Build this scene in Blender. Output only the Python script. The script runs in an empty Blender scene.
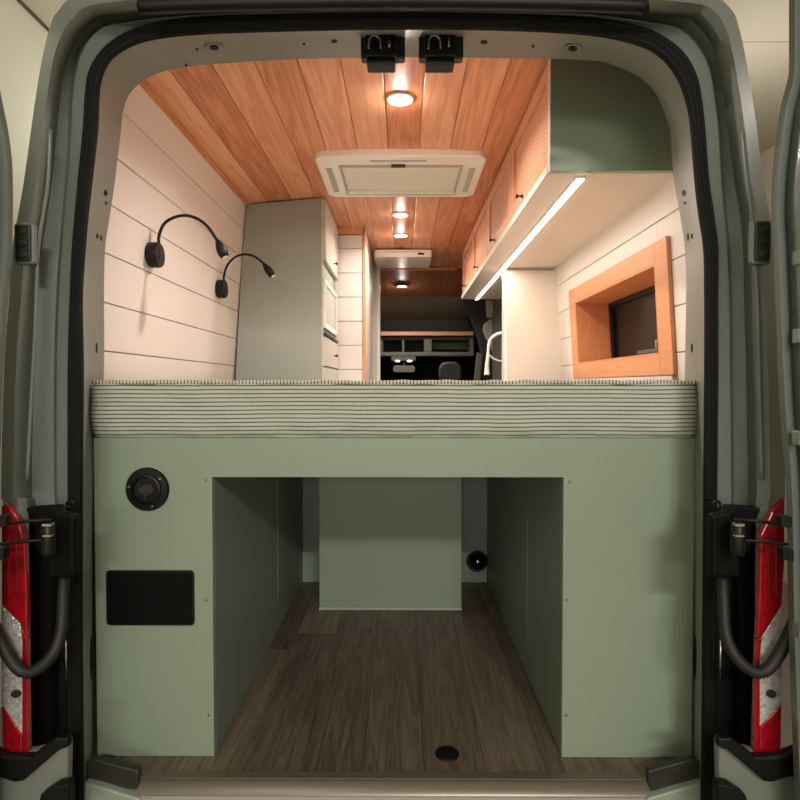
import bpy, bmesh, math, random
from mathutils import Vector, Matrix, Euler
random.seed(7)
H = 0.944                                  # eye height above the van floor
F = 600.0                                  # focal length in pixels of an 800 px frame
sc = bpy.context.scene

# ------------------------------------------------------------------ camera
cam_d = bpy.data.cameras.new('camera'); cam_d.sensor_width = 36; cam_d.lens = 36 * F / 800
cam_d.clip_start = 0.02
cam = bpy.data.objects.new('camera', cam_d); sc.collection.objects.link(cam)
cam.location = (0, 0, H)
cam.rotation_euler = Euler((math.radians(90 - 1.43), 0, math.radians(0.286)), 'XYZ')
sc.camera = cam
CAMROT = cam.rotation_euler.to_matrix()

def P(px, py, Y):
    """point of the plane at depth Y seen at a pixel of the photograph"""
    d = CAMROT @ Vector(((px - 400) / F, (400 - py) / F, -1))
    t = Y / d.y
    return Vector((d.x * t, Y, H + d.z * t))

# ------------------------------------------------------------------ light
w = bpy.data.worlds.new('world'); sc.world = w; w.use_nodes = True
w.node_tree.nodes['Background'].inputs[0].default_value = (1.0, 0.9, 0.75, 1)
w.node_tree.nodes['Background'].inputs[1].default_value = 0.02
sc.view_settings.view_transform = 'Standard'; sc.view_settings.look = 'None'
sc.view_settings.gamma = 1; sc.view_settings.use_curve_mapping = False
sc.view_settings.exposure = 0.0

def area(name, loc, rot, sx, sy, power, col, spread=math.pi):
    l = bpy.data.lights.new(name, 'AREA'); l.shape = 'RECTANGLE'; l.size = sx; l.size_y = sy
    l.energy = power; l.color = col; l.spread = spread
    o = bpy.data.objects.new(name, l); sc.collection.objects.link(o)
    o.location = loc; o.rotation_euler = rot
    return o
GW = (1.0, 0.97, 0.90)
def bulb(name, loc, power, col, rad=0.06):
    l = bpy.data.lights.new(name, 'POINT'); l.energy = power; l.color = col; l.shadow_soft_size = rad
    o = bpy.data.objects.new(name, l); sc.collection.objects.link(o); o.location = loc
    return o
area('garage_lamp_rear', (0.95, -3.6, H + 1.93), (math.radians(28), 0, 0), 1.2, 0.3, 136, GW)
area('garage_fill_back_wall', (-0.2, -4.8, H + 0.72), (math.radians(90), 0, 0), 1.6, 0.4, 58, GW)  # added low fill light, no fixture modelled; lifts the cabinet end panel
area('garage_lamp_middle', (-0.9, -1.4, H + 1.95), (0, 0, 0), 0.3, 1.2, 14, GW)
for y_ in (1.9, 3.6):
    bulb('garage_bulb_left', (-1.50, y_, H + 1.35), 9, (1.0, 0.96, 0.86))
    bulb('garage_bulb_right', (2.0, y_, H + 1.25), 17, (1.0, 0.95, 0.85))

# ------------------------------------------------------------------ materials
def lin(c):
    r = []
    for v in c[:3]:
        v = v / 255.0
        r.append(v / 12.92 if v <= 0.04045 else ((v + 0.055) / 1.055) ** 2.4)
    return (r[0], r[1], r[2], 1)

def mat(name, col, rough=0.5, metal=0.0, coat=0.0, noise=0.0, nscale=8.0, bump=0.0, bscale=60.0, spec=0.5, trans=0.0, alpha=1.0):
    m = bpy.data.materials.new(name); m.use_nodes = True
    nt = m.node_tree; b = nt.nodes['Principled BSDF']
    b.inputs['Base Color'].default_value = lin(col)
    b.inputs['Roughness'].default_value = rough
    b.inputs['Metallic'].default_value = metal
    b.inputs['Coat Weight'].default_value = coat
    b.inputs['Coat Roughness'].default_value = 0.12
    b.inputs['Specular IOR Level'].default_value = spec
    b.inputs['Transmission Weight'].default_value = trans
    tc = nt.nodes.new('ShaderNodeTexCoord')
    if noise >= 0:
        n = nt.nodes.new('ShaderNodeTexNoise'); n.inputs['Scale'].default_value = nscale; n.inputs['Detail'].default_value = 4
        nt.links.new(tc.outputs['Object'], n.inputs['Vector'])
        mx = nt.nodes.new('ShaderNodeMix'); mx.data_type = 'RGBA'
        c = lin(col); k = max(noise, 0.015)
        mx.inputs['A'].default_value = tuple(v * (1 - k) for v in c[:3]) + (1,)
        mx.inputs['B'].default_value = tuple(min(1, v * (1 + k)) for v in c[:3]) + (1,)
        nt.links.new(n.outputs['Fac'], mx.inputs['Factor'])
        nt.links.new(mx.outputs['Result'], b.inputs['Base Color'])
    if bump > 0:
        n2 = nt.nodes.new('ShaderNodeTexNoise'); n2.inputs['Scale'].default_value = bscale; n2.inputs['Detail'].default_value = 3
        nt.links.new(tc.outputs['Object'], n2.inputs['Vector'])
        bp = nt.nodes.new('ShaderNodeBump'); bp.inputs['Strength'].default_value = bump; bp.inputs['Distance'].default_value = 0.005
        nt.links.new(n2.outputs['Fac'], bp.inputs['Height']); nt.links.new(bp.outputs['Normal'], b.inputs['Normal'])
    return m

def emit(name, col, strength):
    m = bpy.data.materials.new(name); m.use_nodes = True
    b = m.node_tree.nodes['Principled BSDF']
    b.inputs['Base Color'].default_value = lin(col)
    b.inputs['Emission Color'].default_value = lin(col); b.inputs['Emission Strength'].default_value = strength
    return m

def wood(name, stops, rough=0.45, along='Y', gs=1.0, rings=True, bump=0.12, rnd=0.35):
    """plank wood: a colour per board (attribute 'rnd') with long grain"""
    m = bpy.data.materials.new(name); m.use_nodes = True
    nt = m.node_tree; b = nt.nodes['Principled BSDF']; L = nt.links
    b.inputs['Roughness'].default_value = rough
    tc = nt.nodes.new('ShaderNodeTexCoord')
    at = nt.nodes.new('ShaderNodeAttribute'); at.attribute_name = 'rnd'
    sh = nt.nodes.new('ShaderNodeVectorMath'); sh.operation = 'SCALE'; sh.inputs['Scale'].default_value = 37.0
    cmb = nt.nodes.new('ShaderNodeCombineXYZ')
    for i in ('X', 'Y', 'Z'): L.new(at.outputs['Fac'], cmb.inputs[i])
    L.new(cmb.outputs[0], sh.inputs[0])
    ad = nt.nodes.new('ShaderNodeVectorMath'); ad.operation = 'ADD'
    L.new(tc.outputs['Object'], ad.inputs[0]); L.new(sh.outputs[0], ad.inputs[1])
    mp = nt.nodes.new('ShaderNodeMapping')
    s = {'X': (0.9, 14, 14), 'Y': (14, 0.9, 14), 'Z': (14, 14, 0.9)}[along]
    mp.inputs['Scale'].default_value = tuple(v * gs for v in s)
    L.new(ad.outputs[0], mp.inputs['Vector'])
    n1 = nt.nodes.new('ShaderNodeTexNoise'); n1.inputs['Scale'].default_value = 1.0; n1.inputs['Detail'].default_value = 3; n1.inputs['Distortion'].default_value = 0.6
    L.new(mp.outputs[0], n1.inputs['Vector'])
    # contour lines of the slow noise read as cathedral grain
    mu = nt.nodes.new('ShaderNodeMath'); mu.operation = 'MULTIPLY'; mu.inputs[1].default_value = 44.0 if rings else 6.0
    L.new(n1.outputs['Fac'], mu.inputs[0])
    sn = nt.nodes.new('ShaderNodeMath'); sn.operation = 'SINE'; L.new(mu.outputs[0], sn.inputs[0])
    mp2 = nt.nodes.new('ShaderNodeMapping'); s2 = {'X': (6, 220, 220), 'Y': (220, 6, 220), 'Z': (220, 220, 6)}[along]
    mp2.inputs['Scale'].default_value = s2; L.new(ad.outputs[0], mp2.inputs['Vector'])
    n2 = nt.nodes.new('ShaderNodeTexNoise'); n2.inputs['Scale'].default_value = 1.0; n2.inputs['Detail'].default_value = 2
    L.new(mp2.outputs[0], n2.inputs['Vector'])
    a1 = nt.nodes.new('ShaderNodeMath'); a1.operation = 'MULTIPLY_ADD'; a1.inputs[1].default_value = 0.075; a1.inputs[2].default_value = 0.0
    L.new(sn.outputs[0], a1.inputs[0])
    a2 = nt.nodes.new('ShaderNodeMath'); a2.operation = 'MULTIPLY_ADD'; a2.inputs[1].default_value = 0.35
    L.new(n2.outputs['Fac'], a2.inputs[0]); L.new(a1.outputs[0], a2.inputs[2])
    a3 = nt.nodes.new('ShaderNodeMath'); a3.operation = 'MULTIPLY_ADD'; a3.inputs[1].default_value = 0.3
    L.new(n1.outputs['Fac'], a3.inputs[0]); L.new(a2.outputs[0], a3.inputs[2])
    a4 = nt.nodes.new('ShaderNodeMath'); a4.operation = 'MULTIPLY_ADD'; a4.inputs[1].default_value = rnd
    L.new(at.outputs['Fac'], a4.inputs[0]); L.new(a3.outputs[0], a4.inputs[2])
    cr = nt.nodes.new('ShaderNodeValToRGB'); L.new(a4.outputs[0], cr.inputs['Fac'])
    e = cr.color_ramp.elements
    e[0].position = stops[0][0]; e[0].color = lin(stops[0][1])
    e[1].position = stops[-1][0]; e[1].color = lin(stops[-1][1])
    for p, c in stops[1:-1]:
        x = e.new(p); x.color = lin(c)
    L.new(cr.outputs['Color'], b.inputs['Base Color'])
    bp = nt.nodes.new('ShaderNodeBump'); bp.inputs['Strength'].default_value = bump; bp.inputs['Distance'].default_value = 0.003
    L.new(a2.outputs[0], bp.inputs['Height']); L.new(bp.outputs['Normal'], b.inputs['Normal'])
    return m

def stripes(name, axis, base, dark, period, duty, quilt=True):
    m = bpy.data.materials.new(name); m.use_nodes = True
    nt = m.node_tree; b = nt.nodes['Principled BSDF']; L = nt.links
    b.inputs['Roughness'].default_value = 0.9; b.inputs['Specular IOR Level'].default_value = 0.1
    tc = nt.nodes.new('ShaderNodeTexCoord'); sp = nt.nodes.new('ShaderNodeSeparateXYZ')
    n = nt.nodes.new('ShaderNodeTexNoise'); n.inputs['Scale'].default_value = 5; L.new(tc.outputs['Object'], n.inputs['Vector'])
    L.new(tc.outputs['Object'], sp.inputs[0])
    wob = nt.nodes.new('ShaderNodeMath'); wob.operation = 'MULTIPLY_ADD'; wob.inputs[1].default_value = 0.006
    L.new(n.outputs['Fac'], wob.inputs[0]); L.new(sp.outputs[axis], wob.inputs[2])
    d = nt.nodes.new('ShaderNodeMath'); d.operation = 'DIVIDE'; d.inputs[1].default_value = period; L.new(wob.outputs[0], d.inputs[0])
    fr = nt.nodes.new('ShaderNodeMath'); fr.operation = 'FRACT'; L.new(d.outputs[0], fr.inputs[0])
    lt = nt.nodes.new('ShaderNodeMath'); lt.operation = 'LESS_THAN'; lt.inputs[1].default_value = duty; L.new(fr.outputs[0], lt.inputs[0])
    # woven thread break-up
    n2 = nt.nodes.new('ShaderNodeTexNoise'); n2.inputs['Scale'].default_value = 260; L.new(tc.outputs['Object'], n2.inputs['Vector'])
    mx0 = nt.nodes.new('ShaderNodeMix'); mx0.data_type = 'RGBA'
    mx0.inputs['A'].default_value = lin(tuple(v * 0.9 for v in base)); mx0.inputs['B'].default_value = lin(tuple(min(255, v * 1.06) for v in base))
    L.new(n2.outputs['Fac'], mx0.inputs['Factor'])
    mx = nt.nodes.new('ShaderNodeMix'); mx.data_type = 'RGBA'; mx.inputs['B'].default_value = lin(dark)
    L.new(lt.outputs[0], mx.inputs['Factor']); L.new(mx0.outputs['Result'], mx.inputs['A'])
    L.new(mx.outputs['Result'], b.inputs['Base Color'])
    bp = nt.nodes.new('ShaderNodeBump'); bp.inputs['Strength'].default_value = 0.6; bp.inputs['Distance'].default_value = 0.01
    mp = nt.nodes.new('ShaderNodeMapping'); mp.inputs['Scale'].default_value = (14, 14, 30); mp.inputs['Rotation'].default_value = (0, 0.6, 0)
    n3 = nt.nodes.new('ShaderNodeTexNoise'); n3.inputs['Scale'].default_value = 1.0; n3.inputs['Detail'].default_value = 2
    L.new(tc.outputs['Object'], mp.inputs['Vector']); L.new(mp.outputs[0], n3.inputs['Vector'])
    L.new(n3.outputs['Fac'], bp.inputs['Height']); L.new(bp.outputs['Normal'], b.inputs['Normal'])
    return m

def cane(name):
    m = bpy.data.materials.new(name); m.use_nodes = True
    nt = m.node_tree; b = nt.nodes['Principled BSDF']; L = nt.links
    b.inputs['Roughness'].default_value = 0.6
    tc = nt.nodes.new('ShaderNodeTexCoord')
    mp = nt.nodes.new('ShaderNodeMapping'); mp.inputs['Rotation'].default_value = (math.radians(45), 0, 0)
    L.new(tc.outputs['Object'], mp.inputs['Vector'])
    ck = nt.nodes.new('ShaderNodeTexChecker'); ck.inputs['Scale'].default_value = 95
    ck.inputs['Color1'].default_value = lin((232, 178, 142)); ck.inputs['Color2'].default_value = lin((168, 108, 76))
    L.new(mp.outputs[0], ck.inputs['Vector'])
    L.new(ck.outputs['Color'], b.inputs['Base Color'])
    bp = nt.nodes.new('ShaderNodeBump'); bp.inputs['Strength'].default_value = 0.4; bp.inputs['Distance'].default_value = 0.002
    L.new(ck.outputs['Fac'], bp.inputs['Height']); L.new(bp.outputs['Normal'], b.inputs['Normal'])
    return m

CEDAR = [(0.20, (156, 90, 58)), (0.42, (204, 132, 92)), (0.62, (224, 160, 124)), (0.85, (236, 186, 152))]
M = {
 'paint': mat('grey_green_paint', (106, 114, 108), 0.5, 0.1, 0.2, 0.04, 3, 0.03, 25),
 'flange': mat('primered_body_metal', (122, 126, 117), 0.5, 0.1, 0.1, 0.06, 10, 0.06, 30),
 'rubber': mat('black_rubber', (9, 10, 9), 0.7, 0, 0, 0.1, 20, 0.05, 80, 0.25),
 'darkrub': mat('charcoal_hose_rubber', (30, 29, 26), 0.6),
 'blackplast': mat('black_plastic', (6, 6, 6), 0.5, 0, 0, 0.1, 20, 0.05, 90, 0.35),
 'blackmatte': mat('flat_black_panel', (5, 5, 5), 0.6, spec=0.15),
 'darkplast': mat('charcoal_plastic', (42, 41, 34), 0.5, 0, 0, 0.12, 20, 0.2, 200),
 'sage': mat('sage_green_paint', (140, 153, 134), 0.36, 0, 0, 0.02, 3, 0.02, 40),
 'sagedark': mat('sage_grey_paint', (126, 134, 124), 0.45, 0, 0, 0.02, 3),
 'greycab': mat('warm_grey_laminate', (154, 159, 150), 0.5, 0, 0, 0.03, 3, 0.02, 60),
 'ltgrey': mat('pale_grey_laminate', (196, 192, 178), 0.4, 0, 0, 0.02, 3),
 'white': mat('white_shiplap_paint', (226, 217, 210), 0.5, 0, 0, 0.02, 2, 0.04, 30),
 'gap': mat('shiplap_gap', (96, 84, 72), 0.8),
 'cream': mat('cream_laminate', (216, 203, 190), 0.5, 0, 0, 0.02, 3),
 'appliance': mat('white_appliance_plastic', (240, 235, 225), 0.35, 0, 0, 0.02, 3),
 'grille': mat('pale_grille_plastic', (238, 237, 226), 0.4, 0, 0, 0.05, 40),
 'mark': mat('grey_grille', (178, 178, 168), 0.6),
 'cedar': wood('cedar_planks', CEDAR, 0.42, 'Y', 0.8),
 'cedarV': wood('cedar_trim_upright', [(0.20, (176, 108, 66)), (0.45, (210, 140, 94)), (0.8, (226, 164, 120))], 0.45, 'Z', 1.2, False),
 'cedarH': wood('cedar_trim_lengthwise', [(0.20, (176, 108, 66)), (0.45, (210, 140, 94)), (0.8, (226, 164, 120))], 0.45, 'Y', 1.2, False),
 'doorwood': wood('pink_cedar_door_frame', [(0.25, (176, 110, 78)), (0.6, (206, 146, 112)), (1.0, (222, 170, 138))], 0.45, 'Y', 1.2, False),
 'cane': cane('woven_cane'),
 'vinyl': wood('grey_brown_vinyl_plank', [(0.2, (74, 62, 50)), (0.42, (102, 89, 75)), (0.62, (124, 111, 95)), (0.85, (152, 140, 122))], 0.5, 'Y', 1.4, True, 0.15, 0.22),
 'bronze': mat('tan_threshold_metal', (120, 110, 98), 0.32, 0.5, 0, 0.06, 30),
 'red': mat('red_lamp_lens', (150, 12, 24), 0.14, 0, 0.8, 0.6, 45, 0.6, 60),
 'clear': mat('clear_lamp_lens', (222, 214, 198), 0.18, 0.3, 0.6, 0.75, 110, 0.9, 110),
 'steel': mat('bright_metal', (190, 188, 178), 0.25, 1.0),
 'gloss': mat('gloss_black', (8, 8, 8), 0.08, 0, 1.0),
 'glass': mat('dark_window_glass', (22, 28, 27), 0.3, 0, 0.08, 0.3, 3, spec=0.2),
 'cabgrey': mat('cab_grey_trim', (94, 93, 82), 0.6, 0, 0, 0.05, 10),
 'cabdark': mat('cab_dark_trim', (46, 47, 40), 0.7, 0, 0, 0.08, 10),
 'cablight': mat('cab_pillar_trim', (190, 184, 170), 0.6),
 'garwallL': mat('garage_left_drywall', (226, 224, 202), 0.8, 0, 0, 0.04, 2, 0.1, 60),
 'garceil': mat('garage_ceiling_drywall', (206, 197, 180), 0.8, 0, 0, 0.05, 2, 0.1, 60),
 'concrete': mat('garage_concrete', (120, 116, 106), 0.7, 0, 0, 0.15, 4, 0.1, 30),
 'lens': emit('lamp_glow', (255, 240, 220), 30.0),
 'strip': emit('strip_glow', (255, 236, 212), 7.0),
 'band': stripes('striped_ticking_side', 'Z', (190, 194, 180), (66, 70, 64), 0.0102, 0.24),
 'top': stripes('striped_ticking_top', 'X', (214, 206, 190), (80, 76, 68), 0.0085, 0.3),
 'piping': mat('mattress_edge_cord', (196, 188, 172), 0.9, 0, 0, 0.35, 160, 0.3, 200),
 'white2': mat('white_hose_plastic', (232, 226, 216), 0.3),
}

# ------------------------------------------------------------------ helpers
WL = {}
def thing(name, loc, label, cat, group=None):
    o = bpy.data.objects.new(name, None); sc.collection.objects.link(o); o.location = loc
    o.empty_display_size = 0.05
    o['label'] = label; o['category'] = cat
    if group: o['group'] = group
    WL[o] = Vector(loc)
    return o
def tag(o, label, cat, group=None):
    o['label'] = label; o['category'] = cat
    if group: o['group'] = group
    return o

def mk(name, bm, m, parent=None, bevel=0.0, smooth=False, label=None, struct=False, seg=2):
    bmesh.ops.recalc_face_normals(bm, faces=bm.faces)
    vs = [v.co for v in bm.verts]
    lo = Vector([min(v[i] for v in vs) for i in range(3)]); hi = Vector([max(v[i] for v in vs) for i in range(3)])
    org = Vector(((lo.x + hi.x) / 2, (lo.y + hi.y) / 2, lo.z))
    for v in bm.verts: v.co -= org
    me = bpy.data.meshes.new(name); bm.to_mesh(me); bm.free()
    me.materials.append(m if not isinstance(m, str) else M[m])
    if smooth:
        for p in me.polygons: p.use_smooth = True
    o = bpy.data.objects.new(name, me); sc.collection.objects.link(o)
    base = WL[parent] if parent is not None else Vector((0, 0, 0))
    o.parent = parent; o.location = org - base; WL[o] = org
    if bevel > 0:
        b = o.modifiers.new('edge', 'BEVEL'); b.width = bevel; b.segments = seg; b.limit_method = 'ANGLE'; b.angle_limit = math.radians(40)
    if label: o['label'] = label
    if struct: o['kind'] = 'structure'
    return o

def B(): return bmesh.new()
def box(bm, x0, x1, y0, y1, z0, z1, rnd=None):
    vs = [bm.verts.new((x, y, z)) for x in (x0, x1) for y in (y0, y1) for z in (z0, z1)]
    fs = []
    for q in ((0, 1, 3, 2), (4, 6, 7, 5), (0, 4, 5, 1), (2, 3, 7, 6), (0, 2, 6, 4), (1, 5, 7, 3)):
        fs.append(bm.faces.new([vs[i] for i in q]))
    if rnd is not None:
        ly = bm.loops.layers.float_color.get('rnd') or bm.loops.layers.float_color.new('rnd')
        for f in fs:
            for l in f.loops: l[ly] = (rnd, rnd, rnd, 1)
    return vs
def prism(bm, pts, axis, a, b):
    """polygon pts in the two other axes, extruded along axis from a to b"""
    def co(p, t):
        return {'X': (t, p[0], p[1]), 'Y': (p[0], t, p[1]), 'Z': (p[0], p[1], t)}[axis]
    A = [bm.verts.new(co(p, a)) for p in pts]; C = [bm.verts.new(co(p, b)) for p in pts]
    n = len(pts)
    bm.faces.new(A); bm.faces.new(C[::-1])
    for i in range(n): bm.faces.new([A[i], C[i], C[(i + 1) % n], A[(i + 1) % n]])
def rounded(x0, x1, z0, z1, r, n=5):
    pts = []
    for cx, cz, a0 in ((x1 - r, z1 - r, 0), (x0 + r, z1 - r, 90), (x0 + r, z0 + r, 180), (x1 - r, z0 + r, 270)):
        for k in range(n + 1):
            a = math.radians(a0 + 90 * k / n); pts.append((cx + r * math.cos(a), cz + r * math.sin(a)))
    return pts
def disc(cx, cz, rx, rz=None, n=28):
    rz = rz or rx
    return [(cx + rx * math.cos(2 * math.pi * k / n), cz + rz * math.sin(2 * math.pi * k / n)) for k in range(n)]
def pprism(bm, pix, Y0, Y1, dx=0):
    """outline in pixels at depth Y0, given real thickness to Y1"""
    pts = [P(a, b, Y0) for a, b in pix]
    prism(bm, [(p.x, p.z) for p in pts], 'Y', Y0, Y1)
def catmull(pts, sub):
    out = []; n = len(pts)
    for i in range(n - 1):
        p0 = pts[max(i - 1, 0)]; p1 = pts[i]; p2 = pts[i + 1]; p3 = pts[min(i + 2, n - 1)]
        for k in range(sub):
            t = k / sub
            out.append(0.5 * ((2 * p1) + (p2 - p0) * t + (2 * p0 - 5 * p1 + 4 * p2 - p3) * t * t + (3 * p1 - p0 - 3 * p2 + p3) * t ** 3))
    out.append(pts[-1].copy()); return out
def tube(bm, pts, r, n=10, rf=None, sub=6):
    pts = catmull([Vector(p) for p in pts], sub) if sub > 1 else [Vector(p) for p in pts]
    rows = []
    up = Vector((0.123, 0.31, 0.94)).normalized()
    for i, p in enumerate(pts):
        t = (pts[min(i + 1, len(pts) - 1)] - pts[max(i - 1, 0)]).normalized()
        a = t.cross(up).normalized(); b = t.cross(a).normalized()
        rr = rf(i, len(pts)) if rf else r
        rows.append([bm.verts.new(p + rr * (math.cos(2 * math.pi * k / n) * a + math.sin(2 * math.pi * k / n) * b)) for k in range(n)])
    for i in range(len(rows) - 1):
        for k in range(n):
            bm.faces.new([rows[i][k], rows[i][(k + 1) % n], rows[i + 1][(k + 1) % n], rows[i + 1][k]])
    bm.faces.new(rows[0]); bm.faces.new(rows[-1][::-1])
def lathe(bm, prof, center, axis='Z', n=28):
    c = Vector(center); rows = []
    for r, h in prof:
        row = []
        for k in range(n):
            a = 2 * math.pi * k / n; u, v = r * math.cos(a), r * math.sin(a)
            d = {'Z': (u, v, h), 'Y': (u, h, v), 'X': (h, u, v)}[axis]
            row.append(bm.verts.new(c + Vector(d)))
        rows.append(row)
    for i in range(len(rows) - 1):
        for k in range(n): bm.faces.new([rows[i][k], rows[i][(k + 1) % n], rows[i + 1][(k + 1) % n], rows[i + 1][k]])
    bm.faces.new(rows[0]); bm.faces.new(rows[-1][::-1])
def frame(bm, y0, y1, z0, z1, wv, wh, x0, x1, rnd=None):
    """rectangular frame in the Y-Z plane from x0 to x1"""
    box(bm, x0, x1, y0, y0 + wv, z0, z1, rnd); box(bm, x0, x1, y1 - wv, y1, z0, z1, rnd)
    box(bm, x0, x1, y0 + wv, y1 - wv, z1 - wh, z1, rnd); box(bm, x0, x1, y0 + wv, y1 - wv, z0, z0 + wh, rnd)

# ------------------------------------------------------------------ garage shell
GND = -0.66; GC = H + 2.0
b = B(); box(b, -2.0, 3.1, -5, 9, GND - 0.1, GND); mk('floor_garage', b, 'concrete', struct=True)
b = B(); box(b, -2.1, -2.0, -5, 9, GND, GC); mk('wall_garage_left', b, 'garwallL', struct=True)
b = B(); box(b, 3.1, 3.2, -5, 9, GND, GC)
mk('wall_garage_right', b, mat('garage_right_drywall', (222, 210, 186), 0.8, 0, 0, 0.04, 2), struct=True)
b = B()
ys = [-5, -3.8, -2.55, -1.35, -0.1, 1.1, 2.3, 3.56, 4.62, 5.8, 7.0, 9]
for i in range(len(ys) - 1):
    box(b, -2.0, 3.1, ys[i] + 0.004, ys[i + 1] - 0.004, GC, GC + 0.1)
box(b, -2.1, 3.2, -5, 9, GC + 0.012, GC + 0.14)
mk('ceiling_garage', b, 'garceil', struct=True)
b = B(); box(b, -2.1, 3.2, 9, 9.1, GND, GC); mk('wall_garage_front', b, 'garwallL', struct=True)
b = B(); box(b, -2.1, 3.2, -5.1, -5, GND, GC)
mk('wall_garage_back', b, mat('garage_back_wall', (214, 210, 196), 0.8), struct=True)
b = B(); box(b, -2.0, -1.985, -5, 9, GC - 0.012, GC); mk('trim_garage', b, 'gap', struct=True)

# ------------------------------------------------------------------ camper van body
van = thing('camper_van', (-0.024, 1.3, GND), 'grey-green panel van seen from behind, rear doors open on a camper conversion', 'van')
YS = [820, 757, 620, 507, 490, 370, 300, 250, 215, 180, 130]
def ring(left, lc, topy, rc, right, Z):
    pts = [(x, y) for x, y in zip(left, YS)] + lc + list(zip((200, 300, 400, 500, 590), topy)) + rc + [(x, y) for x, y in zip(right, YS[::-1])]
    Zf = Z if callable(Z) else (lambda i: Z)
    return [P(x, y, Zf(i)) for i, (x, y) in enumerate(pts)]
RS = ring([2, 2, 3, 3, 1, 4, 9, 12, 18, 24, 31], [(36, 95), (42, 60), (49, 30), (58, 11), (85, -6)], [-16, -19, -20, -19, -16],
          [(702, -6), (730, 8), (739, 28), (746, 60), (752, 95)], [757, 763, 770, 774, 777, 783, 785, 783, 781, 780, 780], 1.30)
RR = [Vector((-0.02 + (p.x + 0.02) * 1.25, 1.65, H + (p.z - H) * (1.2 if p.z > H else 1.02))) for p in RS]
RA0 = ring([20, 20, 20, 18, 14, 16, 21, 25, 31, 37, 43], [(47, 98), (52, 65), (60, 38), (73, 18), (97, 4)], [-4, -7, -8, -7, -4],
          [(692, 3), (715, 12), (727, 32), (734, 60), (740, 95)], [745, 751, 758, 762, 764, 768, 770, 768, 766, 765, 765], 1.265)
RA = ring([30, 30, 30, 28, 22, 24, 28, 32, 38, 43, 49], [(51, 98), (56, 68), (66, 41), (80, 21), (105, 10)], [4, 1, 0, 1, 4],
          [(685, 9), (704, 17), (718, 36), (727, 62), (733, 95)], [738, 744, 750, 752, 753, 755, 757, 756, 755, 755, 755], 1.283)
RG = ring([38, 38, 38, 36, 32, 34, 38, 42, 47, 52, 57], [(60, 98), (65, 70), (74, 45), (87, 27), (108, 17)], [9, 7, 6, 7, 9],
          [(678, 17), (696, 24), (710, 42), (718, 66), (724, 95)], [728, 734, 740, 743, 744, 746, 748, 748, 748, 748, 748], 1.345)
RG2 = ring([57, 57, 57, 55, 54, 54, 56, 59, 62, 65, 68], [(69, 99), (73, 71), (80, 48), (94, 31), (113, 23)], [13, 10.5, 9.5, 10.5, 13],
          [(668, 23), (688, 31), (702, 47), (712, 67), (717, 95)], [721, 724, 727, 730, 732, 733, 734, 734, 734, 734, 734], 1.36)
RB = ring([60, 60, 60, 59, 57, 57, 59, 62, 65, 68, 71.5], [(72.5, 100), (76.5, 72), (84, 49), (97, 32), (116, 24)], [14.5, 12, 11, 12, 14.5],
          [(665, 25), (685, 33), (699, 48), (709, 68), (714, 96)], [718, 721, 724, 727, 729, 730, 731, 731, 731, 731, 731], 1.335)
RC = ring([68, 68, 68, 69, 69, 69, 71, 73, 76, 79, 84], [(86, 95), (90, 72), (102, 52), (122, 36), (150, 26)], [18, 14.5, 13, 14.5, 19],
          [(640, 28), (665, 39), (684, 55), (696, 77), (701, 102)], [704, 708, 713, 717, 717, 717, 716, 716, 714, 712, 710], 1.355)
RD = ring([84, 84, 83, 83, 83, 84, 83, 86, 89, 93, 98.5], [(99.5, 105), (101.5, 83), (109, 64), (124, 51), (150, 41)], [35, 31.5, 30, 31, 36],
          [(640, 47), (662, 60), (676, 78), (684, 98), (688, 115)], [690, 694, 698, 703, 704, 704, 703, 703, 702, 701, 700], 1.368)
RM = ring([90, 90, 89.5, 89.5, 89.5, 90, 91, 95, 99, 103, 108], [(109, 112), (112, 94), (120, 77), (135, 63), (160, 52)], [44, 40, 39, 40, 45],
          [(625, 53), (645, 66), (661, 83), (671, 102), (677, 118)], [680, 686, 692, 696, 697, 697, 697, 697, 697, 696, 695], lambda i: 1.45 if (i < 5 or i > len(YS) * 2 + 9) else 1.505)
RE = ring([98, 98, 98, 99, 100, 104, 104, 105, 110, 115, 121], [(123, 112), (129, 95), (143, 81), (165, 71), (190, 66.5)], [65, 59, 57.5, 58, 60.5],
          [(615, 66), (640, 78), (655, 93), (664, 112), (668, 125)], [670, 674, 680, 685, 686, 685, 685, 688, 690, 690, 690], 1.62)
RX = [Vector((-0.02 + (p.x + 0.02) * 1.045, 1.60, H + (p.z - H) * (1.04 if p.z > H else 1.0))) for p in RE]
SUB = 6
def loft(rings, i0, i1, sub=SUB):
    bm = B(); rows = [[bm.verts.new(p) for p in catmull(r, sub)[i0 * sub:i1 * sub + 1]] for r in rings]
    for a, c in zip(rows, rows[1:]):
        for k in range(len(a) - 1): bm.faces.new([a[k], a[k + 1], c[k + 1], c[k]])
    return bm
N = len(RS) - 1
# outer skin of the whole van: flares to full width behind the tail and runs forward to the nose
RF = [Vector((p.x, 6.9, p.z)) for p in RR]; RN = [Vector((p.x * 0.9, 7.5, H + (p.z - H) * 0.55 if p.z > H else p.z)) for p in RR]
mk('body_shell', loft([RS, RR, RF, RN], 0, N), 'paint', van, smooth=True)
def soft(bm, name, m, lvl=30):
    o = mk(name, bm, m, van, smooth=True)
    return o
rings_up = [RS, RA0, RA, RG, RG2, RB, RC, RD]
o = soft(loft(rings_up, 3, N - 3), 'door_surround', 'paint')
o.data.set_sharp_from_angle(angle=math.radians(38))
for nm, (i0, i1) in (('lamp_recess', (0, 3)), ('lamp_recess', (N - 3, N))):
    soft(loft([RS, RA0, RA], i0, i1), nm, 'paint')
    soft(loft([RA, RG, RG2, RB, RC, RD], i0, i1), 'hinge_pillar_cover', 'blackmatte')
o = soft(loft([RD, RM, RE, RX], 0, N), 'door_flange', 'flange'); o.data.set_sharp_from_angle(angle=math.radians(30))
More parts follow.
